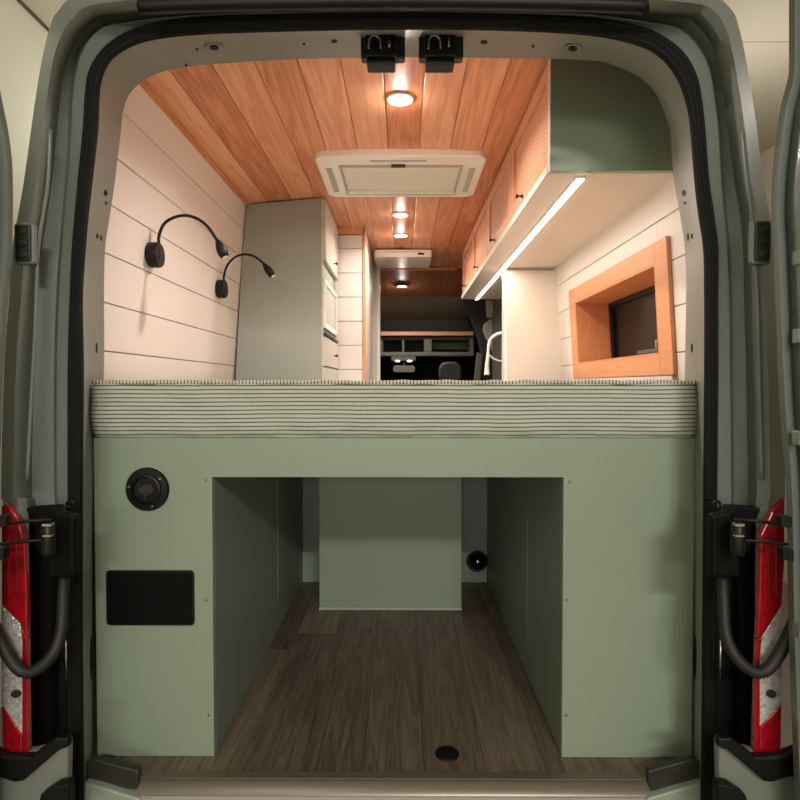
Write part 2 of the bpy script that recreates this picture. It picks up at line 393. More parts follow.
# rubber seal: three ribs pressed on the flange
def mixr(A, C, t, dy): return [Vector((a.x * (1 - t) + c.x * t, a.y * (1 - t) + c.y * t - dy, a.z * (1 - t) + c.z * t)) for a, c in zip(A, C)]
b = loft([RC, mixr(RC, RD, .04, .008), mixr(RC, RD, .22, .014), mixr(RC, RD, .34, .014), mixr(RC, RD, .42, .004), mixr(RC, RD, .50, .014), mixr(RC, RD, .64, .014), mixr(RC, RD, .72, .005), mixr(RC, RD, .8, .013), mixr(RC, RD, .95, .010), RD], 0, N)
mk('weather_seal', b, 'rubber', van, smooth=True)
# hinge cover strip over the door opening
b = B()
tube(b, [P(143, 7.5, 1.25), P(150, 6.5, 1.245), P(230, 4, 1.245), P(400, 2, 1.245), P(560, 4, 1.245), P(636, 6.5, 1.245), P(643, 8, 1.25)], 0.014, 12, sub=5)
mk('top_trim_strip', b, 'blackplast', van, smooth=True)
# hinge pockets
for s, px0, px1, py0, py1 in ((-1, 13, 33, 222, 264), (1, 752, 773, 219, 264)):
    b = B(); p0 = P(px0, py1, 1.245); p1 = P(px1, py0, 1.245)
    prism(b, rounded(p0.x, p1.x, p0.z, p1.z, 0.008), 'Y', 1.248, 1.262)
    h = mk('hinge_pocket', b, 'paint', van, bevel=0.004)
    b = B(); m_ = (p0.x + p1.x) / 2
    prism(b, rounded(p0.x + 0.006, p1.x - 0.006, p0.z + 0.006, p1.z - 0.006, 0.006), 'Y', 1.243, 1.249)
    for k in range(3):
        zc = p0.z + (p1.z - p0.z) * (0.22 + 0.28 * k); prism(b, disc(m_, zc, 0.010, 0.008), 'Y', 1.239, 1.244)
    mk('hinge_plate', b, mat('hinge_green_black', (52, 60, 50), 0.5, 0.3), h, bevel=0.002)
# raised pressed beads running down the pillars
for pts in ([(50, 130), (48, 180), (43, 215), (38, 250), (35, 330), (31, 400), (27, 480)], [(741, 130), (746, 180), (752, 215), (757, 290), (759, 370), (762, 480)]):
    b = B(); tube(b, [P(x, y, 1.268) for x, y in pts], 0.004, 8); mk('pillar_bead', b, 'paint', van, smooth=True)
# pressed holes of the flange (dark slots and ringed bolt bosses)
from mathutils.bvhtree import BVHTree
_t = loft([RD, RM, RE, RX], 0, N); _t.normal_update(); FL = BVHTree.FromBMesh(_t)
def on_flange(px, py):
    d = (P(px, py, 1.0) - Vector((0, 0, H))).normalized()
    hit = FL.ray_cast(Vector((0, 0, H)), d)
    if hit[0] is None: return P(px, py, 1.5), Vector((0, -1, 0))
    n = hit[1]; n = -n if n.dot(d) > 0 else n
    return hit[0], n
def slot(px, py, w, h, Z, nm='flange_slot', m='blackmatte', th=0.0012):
    c, n = on_flange(px, py)
    q = n.to_track_quat('Z', 'Y').to_matrix()
    # flattened disc lying on the metal, sized to read w x h pixels
    ux = P(px + 1, py, c.y) - P(px, py, c.y); uz = P(px, py - 1, c.y) - P(px, py, c.y)
    def proj(v): return v - n * (v.dot(n) / 1.0)
    b = B(); K = 16; top = []; bot = []
    cam0 = Vector((0, 0, H))
    for k in range(K):
        a = 2 * math.pi * k / K
        p = c + ux * (w / 2 * math.cos(a)) + uz * (h / 2 * math.sin(a))
        d = (p - cam0).normalized(); t_ = (c - cam0).dot(n) / d.dot(n); p = cam0 + d * t_
        top.append(b.verts.new(p + n * th)); bot.append(b.verts.new(p - n * 0.002))
    b.faces.new(top); b.faces.new(bot[::-1])
    for k in range(K): b.faces.new([top[k], bot[k], bot[(k + 1) % K], top[(k + 1) % K]])
    return mk(nm, b, m, van)
for px, py, w_, h_, Z in ((105.5, 193, 3.5, 6, 1.525), (106, 203, 2, 3, 1.525), (97, 236, 2.5, 5, 1.52), (101, 238, 1.5, 6, 1.535), (96.5, 348, 1.5, 10, 1.545),
                          (684, 193, 3.5, 6, 1.54), (685, 203, 2, 3, 1.54), (688, 237, 1.5, 8, 1.54), (692, 236, 1.5, 5, 1.53), (692, 348, 1.5, 9, 1.53),
                          (197, 49, 2.5, 2.5, 1.515), (186, 65, 2.5, 2.5, 1.6), (334, 41, 6, 3.5, 1.50), (304, 44, 2.5, 2, 1.51), (484, 42, 7, 3.5, 1.51), (533, 46, 3, 3, 1.53)):
    slot(px, py, w_, h_, Z)
for px, py in ((214, 47), (573, 48)):
    slot(px, py, 20, 11, 0, 'flange_boss', 'flange', 0.004); slot(px, py - 1.5, 9, 5, 0, 'flange_slot', 'blackmatte', 0.0055)
for px, py in ((106.5, 197), (684.5, 197)): pass
# long dark slots beside the panel
for px, py in ((91, 658), (695.5, 658)): slot(px, py, 2, 44, 1.50)
# door catches hanging from the header
for px in (383, 441):
    b = B(); c = P(px, 48, 1.48)
    prism(b, rounded(c.x - 0.054, c.x + 0.054, c.z - 0.028, c.z + 0.030, 0.007), 'Y', 1.474, 1.50)
    k = mk('door_catch', b, 'darkplast', van, bevel=0.003)
    b = B(); prism(b, rounded(c.x - 0.040, c.x + 0.032, c.z - 0.040, c.z + 0.022, 0.006), 'Y', 1.440, 1.476)
    prism(b, rounded(c.x - 0.038, c.x + 0.030, c.z - 0.056, c.z - 0.036, 0.004), 'Y', 1.452, 1.49)
    mk('catch_housing', b, 'blackplast', k, bevel=0.003)
    b = B()
    tube(b, [(c.x - 0.032, 1.437, c.z - 0.026), (c.x - 0.030, 1.435, c.z - 0.004), (c.x - 0.020, 1.434, c.z + 0.004), (c.x - 0.006, 1.435, c.z - 0.004), (c.x - 0.004, 1.437, c.z - 0.026)], 0.0028, 8)
    lathe(b, [(0.0012, -0.006), (0.004, 0), (0.0012, 0.022)], (c.x + 0.016, 1.437, c.z - 0.018), 'Z', 10)
    mk('striker', b, 'steel', k, smooth=True)
# tail lamps
def tail(s):
    if s < 0:
        top = [(1, 506), (6, 503), (18, 518), (25, 545), (27, 600), (27, 640), (20, 624), (1, 605)]
        clr = [(1, 605), (20, 624), (22, 640), (22, 735), (1, 704)]
        edge = [(20, 624), (27, 640), (28, 755), (22, 755), (22, 640)]
        low = [(1, 704), (22, 735), (22, 757), (3, 757)]
    else:
        top = [(785, 498), (772, 512), (761, 535), (759, 600), (757, 640), (762, 637), (782, 606), (785, 560)]
        clr = [(762, 637), (782, 606), (782, 704), (760, 727), (760, 660)]
        edge = [(757, 640), (762, 637), (760, 660), (760, 755), (754, 755)]
        low = [(760, 727), (782, 704), (781, 757), (760, 757)]
    b = B(); pprism(b, top, 1.250, 1.264); t = mk('tail_lamp', b, 'red', van, bevel=0.003, label='red upper lens of tail lamp')
    b = B(); pprism(b, clr, 1.252, 1.264); mk('clear_lens', b, 'clear', t, bevel=0.002, label='clear middle lens of tail lamp')
    b = B(); pprism(b, edge, 1.250, 1.264); mk('red_lens_edge', b, 'red', t, bevel=0.002)
    b = B(); pprism(b, low, 1.250, 1.264); mk('red_lower_lens', b, 'red', t, bevel=0.003)
    bx = (12, 697) if s < 0 else (775, 697)
    c = P(bx[0], bx[1], 1.236); b = B(); prism(b, disc(c.x, c.z, 0.010, 0.008, 18), 'Y', 1.247, 1.253); mk('bulb', b, 'darkplast', t)
    # vertical moulded ribs inside the red lens
    b = B()
    for q in (8, 16): 
        a0 = P(q if s < 0 else 784 - q, 535, 1.249); a1 = P(q if s < 0 else 784 - q, 596, 1.249)
        tube(b, [a0, a1], 0.002, 6, sub=1)
    mk('lens_rib', b, mat('dark_red_rib', (110, 10, 18), 0.2), t)
tail(-1); tail(1)
# lower hinges, straps and ribbed wiring hoses
for s in (-1, 1):
    X = (lambda x: x) if s < 0 else (lambda x: 786.5 - x)
    b = B(); pprism(b, [(X(24), 508), (X(58), 506), (X(58), 512), (X(74), 516), (X(74), 578), (X(46), 578), (X(46), 552), (X(34), 552), (X(34), 530)], 1.24, 1.27)
    hg = mk('lower_hinge', b, 'blackmatte', van, bevel=0.006)
    b = B()
    c = P(X(48.5), 533, 1.20); lathe(b, [(0.011, -0.045), (0.013, -0.04), (0.013, 0.018), (0.010, 0.022)], c, 'Z', 16)
    mk('hinge_pin', b, mat('dark_steel_pin', (34, 33, 30), 0.4, 0.5), hg, smooth=True)
    b = B(); a = P(X(48.5), 524, 1.187)
    box(b, a.x - 0.009, a.x + 0.009, 1.180, 1.19, a.z - 0.003, a.z + 0.001); box(b, a.x - 0.008, a.x + 0.008, 1.180, 1.19, a.z - 0.024, a.z - 0.021); mk('pin_clip', b, 'steel', hg)
    for (y0, y1, yy) in ((524, 521, 1.19), (544, 541, 1.19)):
        b = B(); tube(b, [P(X(-14), y0 + 1, 1.19), P(X(4), y0, 1.19), P(X(30), y1, 1.19), P(X(52), y1 - 1, 1.21)], 0.0035, 8); mk('check_strap', b, 'blackplast', van, smooth=True)
    b = B(); pprism(b, [(X(-6), 517), (X(4.5), 516), (X(4.5), 527), (X(-6), 528)], 1.13, 1.15); mk('strap_bracket', b, 'blackplast', van, bevel=0.002)
    b = B(); pprism(b, [(X(-8), 550), (X(3), 548), (X(3), 560), (X(-8), 562)], 1.13, 1.15); mk('strap_bracket', b, 'blackplast', van, bevel=0.002)
    b = B(); c = P(X(67.5), 505.5, 1.3)
    pts = [(c.x + 0.008 * math.cos(a), 1.31, c.z + 0.008 * math.sin(a)) for a in [i * math.pi / 8 for i in range(17)]]
    tube(b, pts, 0.003, 6, sub=1); mk('seal_loop', b, 'blackplast', van, smooth=True)
    b = B()
    hp = [(64, 578, 1.30), (63, 600, 1.28), (61, 632, 1.255), (52, 655, 1.235), (36, 670, 1.225), (22, 671, 1.222), (8, 655, 1.222), (-8, 622, 1.225), (-18, 600, 1.235)]
    nn = [0]
    tube(b, [P(X(x), y, z) for x, y, z in hp], 0.010, 12, rf=lambda i, n: (0.0130 if i % 2 else 0.0105) if i < n * 0.6 else 0.0125, sub=12)
    mk('wiring_hose', b, 'darkrub', van, smooth=True)
    b = B(); a = P(X(66), 640, 1.315); c = P(X(66), 680, 1.315); tube(b, [a, c], 0.0022, 8, sub=1); mk('latch_pin', b, 'steel', van, smooth=True)
    b = B(); a = P(X(63), 737, 1.30); box(b, a.x - 0.009, a.x + 0.009, 1.29, 1.31, a.z - 0.002, a.z + 0.002); mk('pillar_clip', b, 'steel', van)
    # bumper ends, grey with a black wedge on top
    b = B(); pprism(b, [(X(-14), 752), (X(30), 752), (X(68), 742), (X(66), 830), (X(-14), 830)], 1.25, 1.275); mk('bumper_corner', b, 'flange', van, bevel=0.006)
    b = B(); pprism(b, [(X(-14), 748), (X(6), 757), (X(31), 757), (X(55), 738), (X(68), 738), (X(68), 748), (X(58), 751), (X(38), 768), (X(22), 782), (X(14), 783), (X(-2), 778), (X(-14), 776)], 1.228, 1.249)
    mk('bumper_wedge', b, 'blackplast', van, bevel=0.005)
    b = B(); pprism(b, [(X(40), 796), (X(55), 786), (X(68), 784), (X(69), 830), (X(30), 830)], 1.218, 1.245); mk('bumper_pad', b, 'blackplast', van, bevel=0.004)
# sill: threshold, corner caps, bumper top
xl = P(85, 780, 1.45).x; xr = P(702, 780, 1.45).x
b = B(); prism(b, [(1.438, -0.02), (1.438, 0.003), (1.412, 0.003), (1.412, -0.02)], 'X', xl + 0.11, xr - 0.11)
mk('threshold_lip', b, mat('brown_lip_metal', (104, 92, 78), 0.45, 0.1), van, bevel=0.001)
b = B(); prism(b, [(1.411 - 0.013 * (1 - math.cos(a)) , 0.001 - 0.024 * (1 - math.cos(a)) / 2 + 0.004 * math.sin(a)) for a in [math.pi * k / 10 for k in range(11)]] + [(1.39, -0.035), (1.411, -0.035)], 'X', xl + 0.115, xr - 0.115)
o = mk('threshold_strip', b, 'bronze', van, smooth=True); o.data.set_sharp_from_angle(angle=math.radians(45))
b = B(); prism(b, [(1.384, -0.022), (1.380, -0.026), (1.379, -0.03), (1.36, -0.04), (1.36, -0.3), (1.44, -0.3), (1.44, -0.036), (1.39, -0.036), (1.386, -0.024)], 'X', xl, xr); mk('rear_sill', b, mat('pale_sill_paint', (150, 154, 144), 0.4, 0.1), van)
b = B(); prism(b, [(1.355, -0.052), (1.30, -0.06), (1.20, -0.075), (1.17, -0.10), (1.17, -0.35), (1.355, -0.35)], 'X', -0.86, 0.82); mk('bumper', b, 'blackplast', van, bevel=0.008)
for s in (-1, 1):
    X = (lambda x: x) if s < 0 else (lambda x: 787 - x)
    b = B(); pprism(b, [(X(85), 764), (X(94), 759), (X(139), 771), (X(137), 795), (X(86), 781)], 1.393, 1.412)
    mk('sill_corner_cap', b, 'darkplast', van, bevel=0.004)
    b = B(); pprism(b, [(X(84), 783), (X(100), 787), (X(140), 799), (X(150), 830), (X(84), 830)], 1.375, 1.40); mk('sill_corner', b, mat('pale_corner_paint', (150, 162, 148), 0.35, 0.1), van, bevel=0.004)
# open rear doors, standing toward the viewer
def rdoor(s, ysx, nm):
    bm = B(); rows = []
    for y, x in ysx:
        o = s
        cols = [(x + o * 75, 1.27), (x + o * 3, 1.22), (x, 1.19), (x + o * 6, 1.165), (x + o * 12, 1.165), (x + o * 15, 1.175), (x + o * 21, 1.15), (x + o * 26, 1.13), (x + o * 160, 0.95), (x + o * 200, 1.0)]
        rows.append([P(a, y, Z) for a, Z in cols])
    cs = [catmull([r[k] for r in rows], 4) for k in range(len(rows[0]))]
    vv = [[bm.verts.new(p) for p in c] for c in cs]
    nC = len(vv)
    for k in range(nC):
        a, c = vv[k], vv[(k + 1) % nC]
        for i in range(len(a) - 1): bm.faces.new([a[i], a[i + 1], c[i + 1], c[i]])
    bm.faces.new([v[0] for v in vv]); bm.faces.new([v[-1] for v in vv][::-1])
    o = mk(nm, bm, 'paint', van, smooth=True); o.data.set_sharp_from_angle(angle=math.radians(50)); return o
rdoor(1, [(-60, 789), (0, 789), (55, 789), (75, 788.5), (90, 785), (110, 780), (150, 775), (180, 772), (215, 771), (260, 773.5), (400, 779), (490, 786), (600, 788), (700, 791), (860, 797)], 'rear_door')
ld = rdoor(-1, [(-60, -14), (0, -12), (60, -6), (90, 0), (110, 4), (130, 8), (160, 12), (190, 13), (215, 13), (260, 12), (280, 10), (370, 3.5), (440, 1), (490, -1), (860, -8)], 'rear_door')
for y in (208, 258, 336, 438, 630):
    b = B(); c = P(797.5, y, 1.14); prism(b, rounded(c.x - 0.004, c.x + 0.006, c.z - 0.014, c.z + 0.014, 0.003), 'Y', 1.128, 1.15); r_ = mk('door_slot_rim', b, 'flange', van, bevel=0.001)
    b = B(); prism(b, rounded(c.x - 0.0015, c.x + 0.002, c.z - 0.009, c.z + 0.009, 0.0015), 'Y', 1.125, 1.13); mk('slot', b, 'blackmatte', r_)

# ------------------------------------------------------------------ interior shell
XL, XR = -0.885, 0.845
HB = [-0.20, -0.04, 0.10, 0.24, 0.38, 0.52, 0.66, 0.80, 0.96]      # plank edges above the eye line
b = B()
x = -0.86; k = 0
while x < 0.86:
    y = 1.438; first = True
    off = random.uniform(0.3, 1.2)
    while y < 6.6:
        y2 = min(6.6, y + (off if first else 1.22)); first = False
        box(b, x + 0.0006, min(0.84, x + 0.152) - 0.0006, y + 0.0006, y2 - 0.0006, -0.012, 0.0, random.random()); y = y2
    x += 0.152
box(b, -0.86, 0.84, 1.438, 6.6, -0.03, -0.006, 0.0)
for v in b.verts:
    if v.co.y < 1.6 : v.co.x = max(-0.778, min(0.735, v.co.x))
mk('floor', b, 'vinyl', struct=True)

def planks(name, xs, s, y0, y1, hole=None, m='white'):
    """shiplap: horizontal boards on a wall at x = xs + lean"""
    bm = B()
    k_ = 0.079 if s < 0 else 0.066
    def lean(h): return xs - s * k_ * h
    for a, c in zip(HB, HB[1:]):
        rects = [(y0, y1, a + 0.0018, c - 0.0018)]
        if hole:
            out = []
            for r in rects:
                if r[3] <= hole[2] or r[2] >= hole[3]: out.append(r); continue
                out += [(r[0], hole[0], r[2], r[3]), (hole[1], r[1], r[2], r[3])]
                if r[2] < hole[2]: out.append((hole[0], hole[1], r[2], hole[2]))
                if r[3] > hole[3]: out.append((hole[0], hole[1], hole[3], r[3]))
            rects = out
        for r in rects:
            vs = box(bm, 0, 0.010, r[0], r[1], H + r[2], H + r[3])
            for v in vs:
                v.co.x = lean(v.co.z - H) + s * v.co.x
    return mk(name, bm, m, struct=True, bevel=0.0012)
def backing(name, xs, s, y0, y1, hole=None):
    bm = B(); rs = [(y0, y1, -H, 1.0)]
    if hole: rs = [(y0, hole[0], -H, 1.0), (hole[1], y1, -H, 1.0), (hole[0], hole[1], -H, hole[2]), (hole[0], hole[1], hole[3], 1.0)]
    for r in rs:
        vs = box(bm, 0.006, 0.02, r[0], r[1], H + r[2], H + r[3])
        for v in vs: v.co.x = xs - s * (0.079 if s < 0 else 0.066) * (v.co.z - H) + s * v.co.x
    return mk(name, bm, 'gap', struct=True)
WIN = (1.935, 2.835, 0.095, 0.392)
planks('wall_left', XL, -1, 1.66, 6.0)
backing('trim_1', XL, -1, 1.66, 6.0)
planks('wall_right', XR, 1, 1.66, 3.3, WIN)
backing('trim_2', XR, 1, 1.66, 3.3, WIN)
b = B(); box(b, XR, XR + 0.02, 3.30, 5.7, 0, H + 0.96); mk('wall_right', b, 'cabgrey', struct=True)

# cedar ceiling: boards following a shallow arch
def ceil_h(x, y): return 0.978 - 0.045 * ((x + 0.024) ** 2) / 0.65
b = B()
x = -0.061 - 0.128 * 7
ly = b.loops.layers.float_color.new('rnd')
vals = [0.35, 0.9, 0.2, 0.75, 0.35, 0.65, 0.8, 0.3, 0.95, 0.6, 0.25, 0.7, 0.4, 0.55]
i = 0
while x < 0.86:
    x0, x1 = max(x, -0.83), min(x + 0.128, 0.80)
    if x1 > x0 + 0.01:
        for (y0, y1) in ((1.60, 4.96),):
            n0 = len(b.verts); vs = box(b, x0 + 0.0020, x1 - 0.0020, y0, y1, 0, 0.012, vals[i % len(vals)])
            for v in vs: v.co.z = H + ceil_h(v.co.x, 0) + v.co.z
        # bevelled backing strip in the groove
        vs = box(b, x1 - 0.004, x1 + 0.004, 1.60, 4.96, 0.005, 0.014, 0.0)
        for v in vs: v.co.z = H + ceil_h(v.co.x, 0) + v.co.z
    x += 0.128; i += 1
mk('ceiling', b, 'cedar', struct=True, bevel=0.0016, seg=1)
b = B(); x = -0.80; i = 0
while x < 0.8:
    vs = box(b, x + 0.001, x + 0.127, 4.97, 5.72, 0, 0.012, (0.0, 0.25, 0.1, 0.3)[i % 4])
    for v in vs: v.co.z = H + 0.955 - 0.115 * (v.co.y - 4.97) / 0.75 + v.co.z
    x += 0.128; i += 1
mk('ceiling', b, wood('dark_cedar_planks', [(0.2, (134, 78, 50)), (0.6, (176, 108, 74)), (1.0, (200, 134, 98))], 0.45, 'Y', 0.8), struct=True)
b = B(); box(b, -0.2, 0.45, 4.95, 4.98, H + 0.945, H + 0.965, 0.6); mk('trim_3', b, 'cedarH', struct=True)
b = B(); box(b, -0.82, -0.79, 1.66, 3.10, H + 0.925, H + 0.948, 0.1)
mk('trim_4', b, 'cedarH', struct=True)
b = B(); box(b, -0.62, 0.58, 1.8, 5.72, H + 1.0, H + 1.01); mk('ceiling', b, 'blackmatte', struct=True)

# ------------------------------------------------------------------ bed platform, storage tunnel
Y0 = 1.50
pl, pr = -0.777, 0.730
tl, tr, tt = -0.480, 0.4025, 0.713
zt = 0.811
bed = thing('bed_platform', (-0.024, Y0, 0), 'sage green bed platform with a storage tunnel open to the rear', 'bed platform')
b = B()
box(b, pl, tl, Y0, Y0 + 0.018, 0.001, zt); box(b, tr, pr, Y0, Y0 + 0.018, 0.001, zt); box(b, tl, tr, Y0, Y0 + 0.018, tt, zt)
bmesh.ops.remove_doubles(b, verts=b.verts, dist=0.0001)
mk('face_panel', b, 'sage', bed)
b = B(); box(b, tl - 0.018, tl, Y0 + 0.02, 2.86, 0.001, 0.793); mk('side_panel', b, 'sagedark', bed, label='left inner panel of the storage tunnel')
b = B(); box(b, tl - 0.0005, tl + 0.001, 2.28, 2.284, 0.12, 0.60); mk('panel_seam', b, 'sage', bed)
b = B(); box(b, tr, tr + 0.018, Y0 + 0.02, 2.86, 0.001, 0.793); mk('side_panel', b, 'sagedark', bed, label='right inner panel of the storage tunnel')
b = B(); box(b, tr - 0.001, tr + 0.0005, 1.93, 1.936, 0.10, 0.52); mk('panel_seam', b, 'sage', bed)
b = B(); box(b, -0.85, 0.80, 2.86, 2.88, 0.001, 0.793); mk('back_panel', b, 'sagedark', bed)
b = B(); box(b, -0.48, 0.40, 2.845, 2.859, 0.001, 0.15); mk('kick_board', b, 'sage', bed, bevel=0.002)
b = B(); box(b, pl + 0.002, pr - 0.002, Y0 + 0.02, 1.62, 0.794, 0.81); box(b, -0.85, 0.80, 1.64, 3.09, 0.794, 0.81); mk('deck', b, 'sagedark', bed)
for px, py in ((205, 480), (206, 600), (209, 715), (569.5, 482), (566.5, 600), (566, 715)):
    c = P(px, py, Y0); b = B(); lathe(b, [(0.0042, 0.001), (0.0042, -0.001), (0.0025, -0.0025)], (c.x, Y0, c.z), 'Y', 12); mk('screw', b, 'steel', bed)
# centre box in the tunnel
t = thing('storage_box', (-0.052, 2.50, 0), 'sage green square box at the back of the tunnel under the bed', 'storage box')
b = B(); box(b, -0.352, 0.246, 2.50, 2.84, 0.004, 0.79); mk('carcass', b, 'sage', t, bevel=0.003)
b = B(); box(b, -0.352, 0.246, 2.492, 2.499, 0.001, 0.012); mk('bottom_strip', b, mat('pale_sage_edge', (168, 178, 160), 0.5), t)
# glossy black round vent
t = thing('vent_outlet', (0.353, 2.84, 0.06), 'glossy black round vent low at the back right of the tunnel', 'vent')
b = B(); lathe(b, [(0.043, 0.002), (0.045, -0.004), (0.043, -0.012), (0.036, -0.024), (0.022, -0.036), (0.004, -0.042)], (0.353, 2.8395, 0.105), 'Y', 32); mk('cover', b, 'gloss', t, smooth=True)
b = B(); lathe(b, [(0.049, 0.002), (0.051, 0.0), (0.049, -0.004), (0.044, -0.004)], (0.353, 2.8395, 0.105), 'Y', 32); mk('flange', b, 'blackplast', t, smooth=True)
# black floor cap
c = P(448, 754, 1.508)
t = thing('floor_grommet', (0.113, 1.512, 0), 'small black round cap let into the plank floor near the threshold', 'floor cap')
b = B(); lathe(b, [(0.031, 0.0005), (0.031, 0.003), (0.028, 0.005), (0.024, 0.004)], (0.113, 1.512, 0), 'Z', 32); mk('rim', b, 'blackplast', t, smooth=True)
b = B(); lathe(b, [(0.023, 0.0005), (0.023, 0.0035), (0.004, 0.003)], (0.113, 1.512, 0), 'Z', 24); mk('cap', b, 'blackmatte', t)
# round power inlet on the panel
c = P(148, 489, Y0)
t = thing('power_inlet', (c.x, Y0, c.z - 0.055), 'round black power inlet with three screws, upper left of the green panel', 'power inlet')
b = B(); lathe(b, [(0.054, 0.0), (0.055, -0.004), (0.052, -0.009), (0.040, -0.010)], (c.x, Y0, c.z), 'Y', 40); mk('flange_plate', b, 'blackplast', t, smooth=False)
b = B(); lathe(b, [(0.038, -0.009), (0.038, -0.016), (0.033, -0.018), (0.031, -0.011), (0.004, -0.011)], (c.x, Y0, c.z), 'Y', 32); mk('socket_rim', b, 'blackplast', t)
b = B()
for dx, dz in ((-0.016, 0.008), (0.014, 0.008), (0, -0.014)): box(b, c.x + dx - 0.003, c.x + dx + 0.003, Y0 - 0.017, Y0 - 0.009, c.z + dz - 0.007, c.z + dz + 0.007)
prism(b, disc(c.x, c.z, 0.02, 0.013, 20), 'Y', Y0 - 0.014, Y0 - 0.010); mk('contacts', b, 'darkplast', t, bevel=0.001)
for a in (38, 172, 288):
    b = B(); lathe(b, [(0.0038, -0.009), (0.0038, -0.012), (0.002, -0.0135)], (c.x + 0.044 * math.cos(math.radians(a)), Y0, c.z + 0.044 * math.sin(math.radians(a))), 'Y', 12); mk('screw', b, 'steel', t)
# black rectangular hatch
a = P(107, 625, Y0); c = P(194.5, 570, Y0)
t = thing('access_hatch', ((a.x + c.x) / 2, Y0, a.z), 'black rectangular rounded access hatch on the left green panel below the power inlet', 'access hatch')
b = B(); prism(b, rounded(a.x, c.x, a.z, c.z, 0.010), 'Y', Y0 - 0.004, Y0 - 0.0002); mk('surround', b, 'blackplast', t, bevel=0.0015)
b = B(); prism(b, rounded(a.x + 0.006, c.x - 0.006, a.z + 0.006, c.z - 0.006, 0.007), 'Y', Y0 - 0.007, Y0 - 0.003); mk('cover', b, 'blackmatte', t, bevel=0.001)

# ------------------------------------------------------------------ mattress
t = thing('mattress', (-0.024, 1.5, 0.812), 'striped ticking mattress lying on the sage green bed platform', 'mattress')
ml, mr, z0, z1 = -0.774, 0.729, 0.812, 0.947
b = B()
nx = 90
def wave(x, z): return 0.003 * math.sin(x * 37 + z * 60) + 0.002 * math.sin(x * 91 - z * 110) + 0.0015 * math.sin(x * 17)
rows = []
prof = [(0.014, z0), (0.004, z0 + 0.008), (0, z0 + 0.03), (0, z0 + 0.06), (0, z0 + 0.09), (0.001, z0 + 0.11), (0.004, z1 - 0.002), (0.012, z1 + 0.004)]
for dy, z in prof:
    rows.append([b.verts.new((ml + (mr - ml) * i / nx, 1.487 + dy + wave(ml + (mr - ml) * i / nx, z) * (0.0 if z < z0 + 0.005 else 1), z)) for i in range(nx + 1)])
for r0, r1 in zip(rows, rows[1:]):
    for i in range(nx): b.faces.new([r0[i], r0[i + 1], r1[i + 1], r1[i]])
# ends and rear
for xx in (ml, mr):
    i = 0 if xx == ml else nx
    back = [b.verts.new((xx, 1.63, z0)), b.verts.new((xx, 1.63, z1))]
    b.faces.new([r[i] for r in rows] + [back[1], back[0]])
mk('side_band', b, 'band', t, smooth=True)
b = B(); ny = 24
def toph(x, y): return z1 + 0.006 + 0.0025 * math.sin(x * 23) * math.sin(y * 9) + 0.0015 * math.sin(x * 61 + y * 30)
rows = []
for j in range(ny + 1):
    y = 1.497 + (3.06 - 1.497) * (j / ny) ** 1.6
    e = 0.006 * math.exp(-(y - 1.497) / 0.01) + 0.02 * math.exp(-(3.06 - y) / 0.01)
    a0, a1 = (ml, mr) if y < 1.64 else (-0.84, 0.79)
    rows.append([b.verts.new((a0 + (a1 - a0) * i / nx, y, toph(a0 + (a1 - a0) * i / nx, y) - e)) for i in range(nx + 1)])
rows.append([b.verts.new((-0.84 + 1.63 * i / nx, 3.065, z0 + 0.001)) for i in range(nx + 1)])
for r0, r1 in zip(rows, rows[1:]):
    for i in range(nx): b.faces.new([r0[i], r0[i + 1], r1[i + 1], r1[i]])
mk('top_panel', b, 'top', t, smooth=True)
b = B(); tube(b, [(ml + (mr - ml) * i / 60, 1.494 + random.uniform(-0.0015, 0.0015), z1 + 0.004 + random.uniform(-0.0015, 0.0015)) for i in range(61)], 0.0055, 8, sub=2)
mk('piping', b, 'top', t, smooth=True)

# ------------------------------------------------------------------ left: cabinet, partition
XF = -0.420
t = thing('tall_cabinet', (-0.64, 3.43, 0), 'tall warm grey kitchen cabinet beyond the bed against the left wall', 'cabinet')
b = B(); 
prism(b, [(-0.872, 0.001), (XF, 0.001), (XF, H + 0.962), (-0.806, H + 0.93), (-0.835, H + 0.6), (-0.87, H)], 'Y', 3.107, 3.74); mk('carcass', b, 'greycab', t, bevel=0.002)
b = B(); box(b, XF, XF + 0.006, 3.107, 3.12, 0.95, H + 0.96); mk('edge_band', b, 'ltgrey', t)
b = B(); box(b, XF + 0.001, XF + 0.020, 3.125, 3.735, H + 0.648, H + 0.958); d = mk('upper_door', b, 'ltgrey', t, bevel=0.002)
b = B(); lathe(b, [(0.004, 0), (0.004, 0.012), (0.009, 0.016), (0.009, 0.022), (0.003, 0.024)], (XF + 0.020, 3.48, H + 0.70), 'X', 14); mk('knob', b, 'blackplast', d, smooth=True)
b = B(); frame(b, 3.15, 3.72, H + 0.30, H + 0.56, 0.03, 0.03, XF + 0.001, XF + 0.014); d = mk('microwave_frame', b, 'appliance', t, bevel=0.002)
b = B(); box(b, XF + 0.001, XF + 0.008, 3.18, 3.69, H + 0.33, H + 0.53); mk('microwave_door', b, 'mark', d)
b = B(); box(b, XF + 0.001, XF + 0.018, 3.125, 3.735, H + 0.262, H + 0.272); mk('shelf_lip', b, 'darkplast', t)
b = B(); box(b, XF + 0.001, XF + 0.018, 3.125, 3.735, H + 0.10, H + 0.25); d = mk('drawer', b, 'ltgrey', t, bevel=0.002)
b = B(); lathe(b, [(0.004, 0), (0.004, 0.012), (0.009, 0.016), (0.009, 0.022), (0.003, 0.024)], (XF + 0.018, 3.5, H + 0.17), 'X', 14); mk('knob', b, 'blackplast', d, smooth=True)
b = B(); box(b, XF + 0.001, XF + 0.018, 3.125, 3.735, 0.10, H + 0.092); mk('lower_door', b, 'ltgrey', t, bevel=0.002)

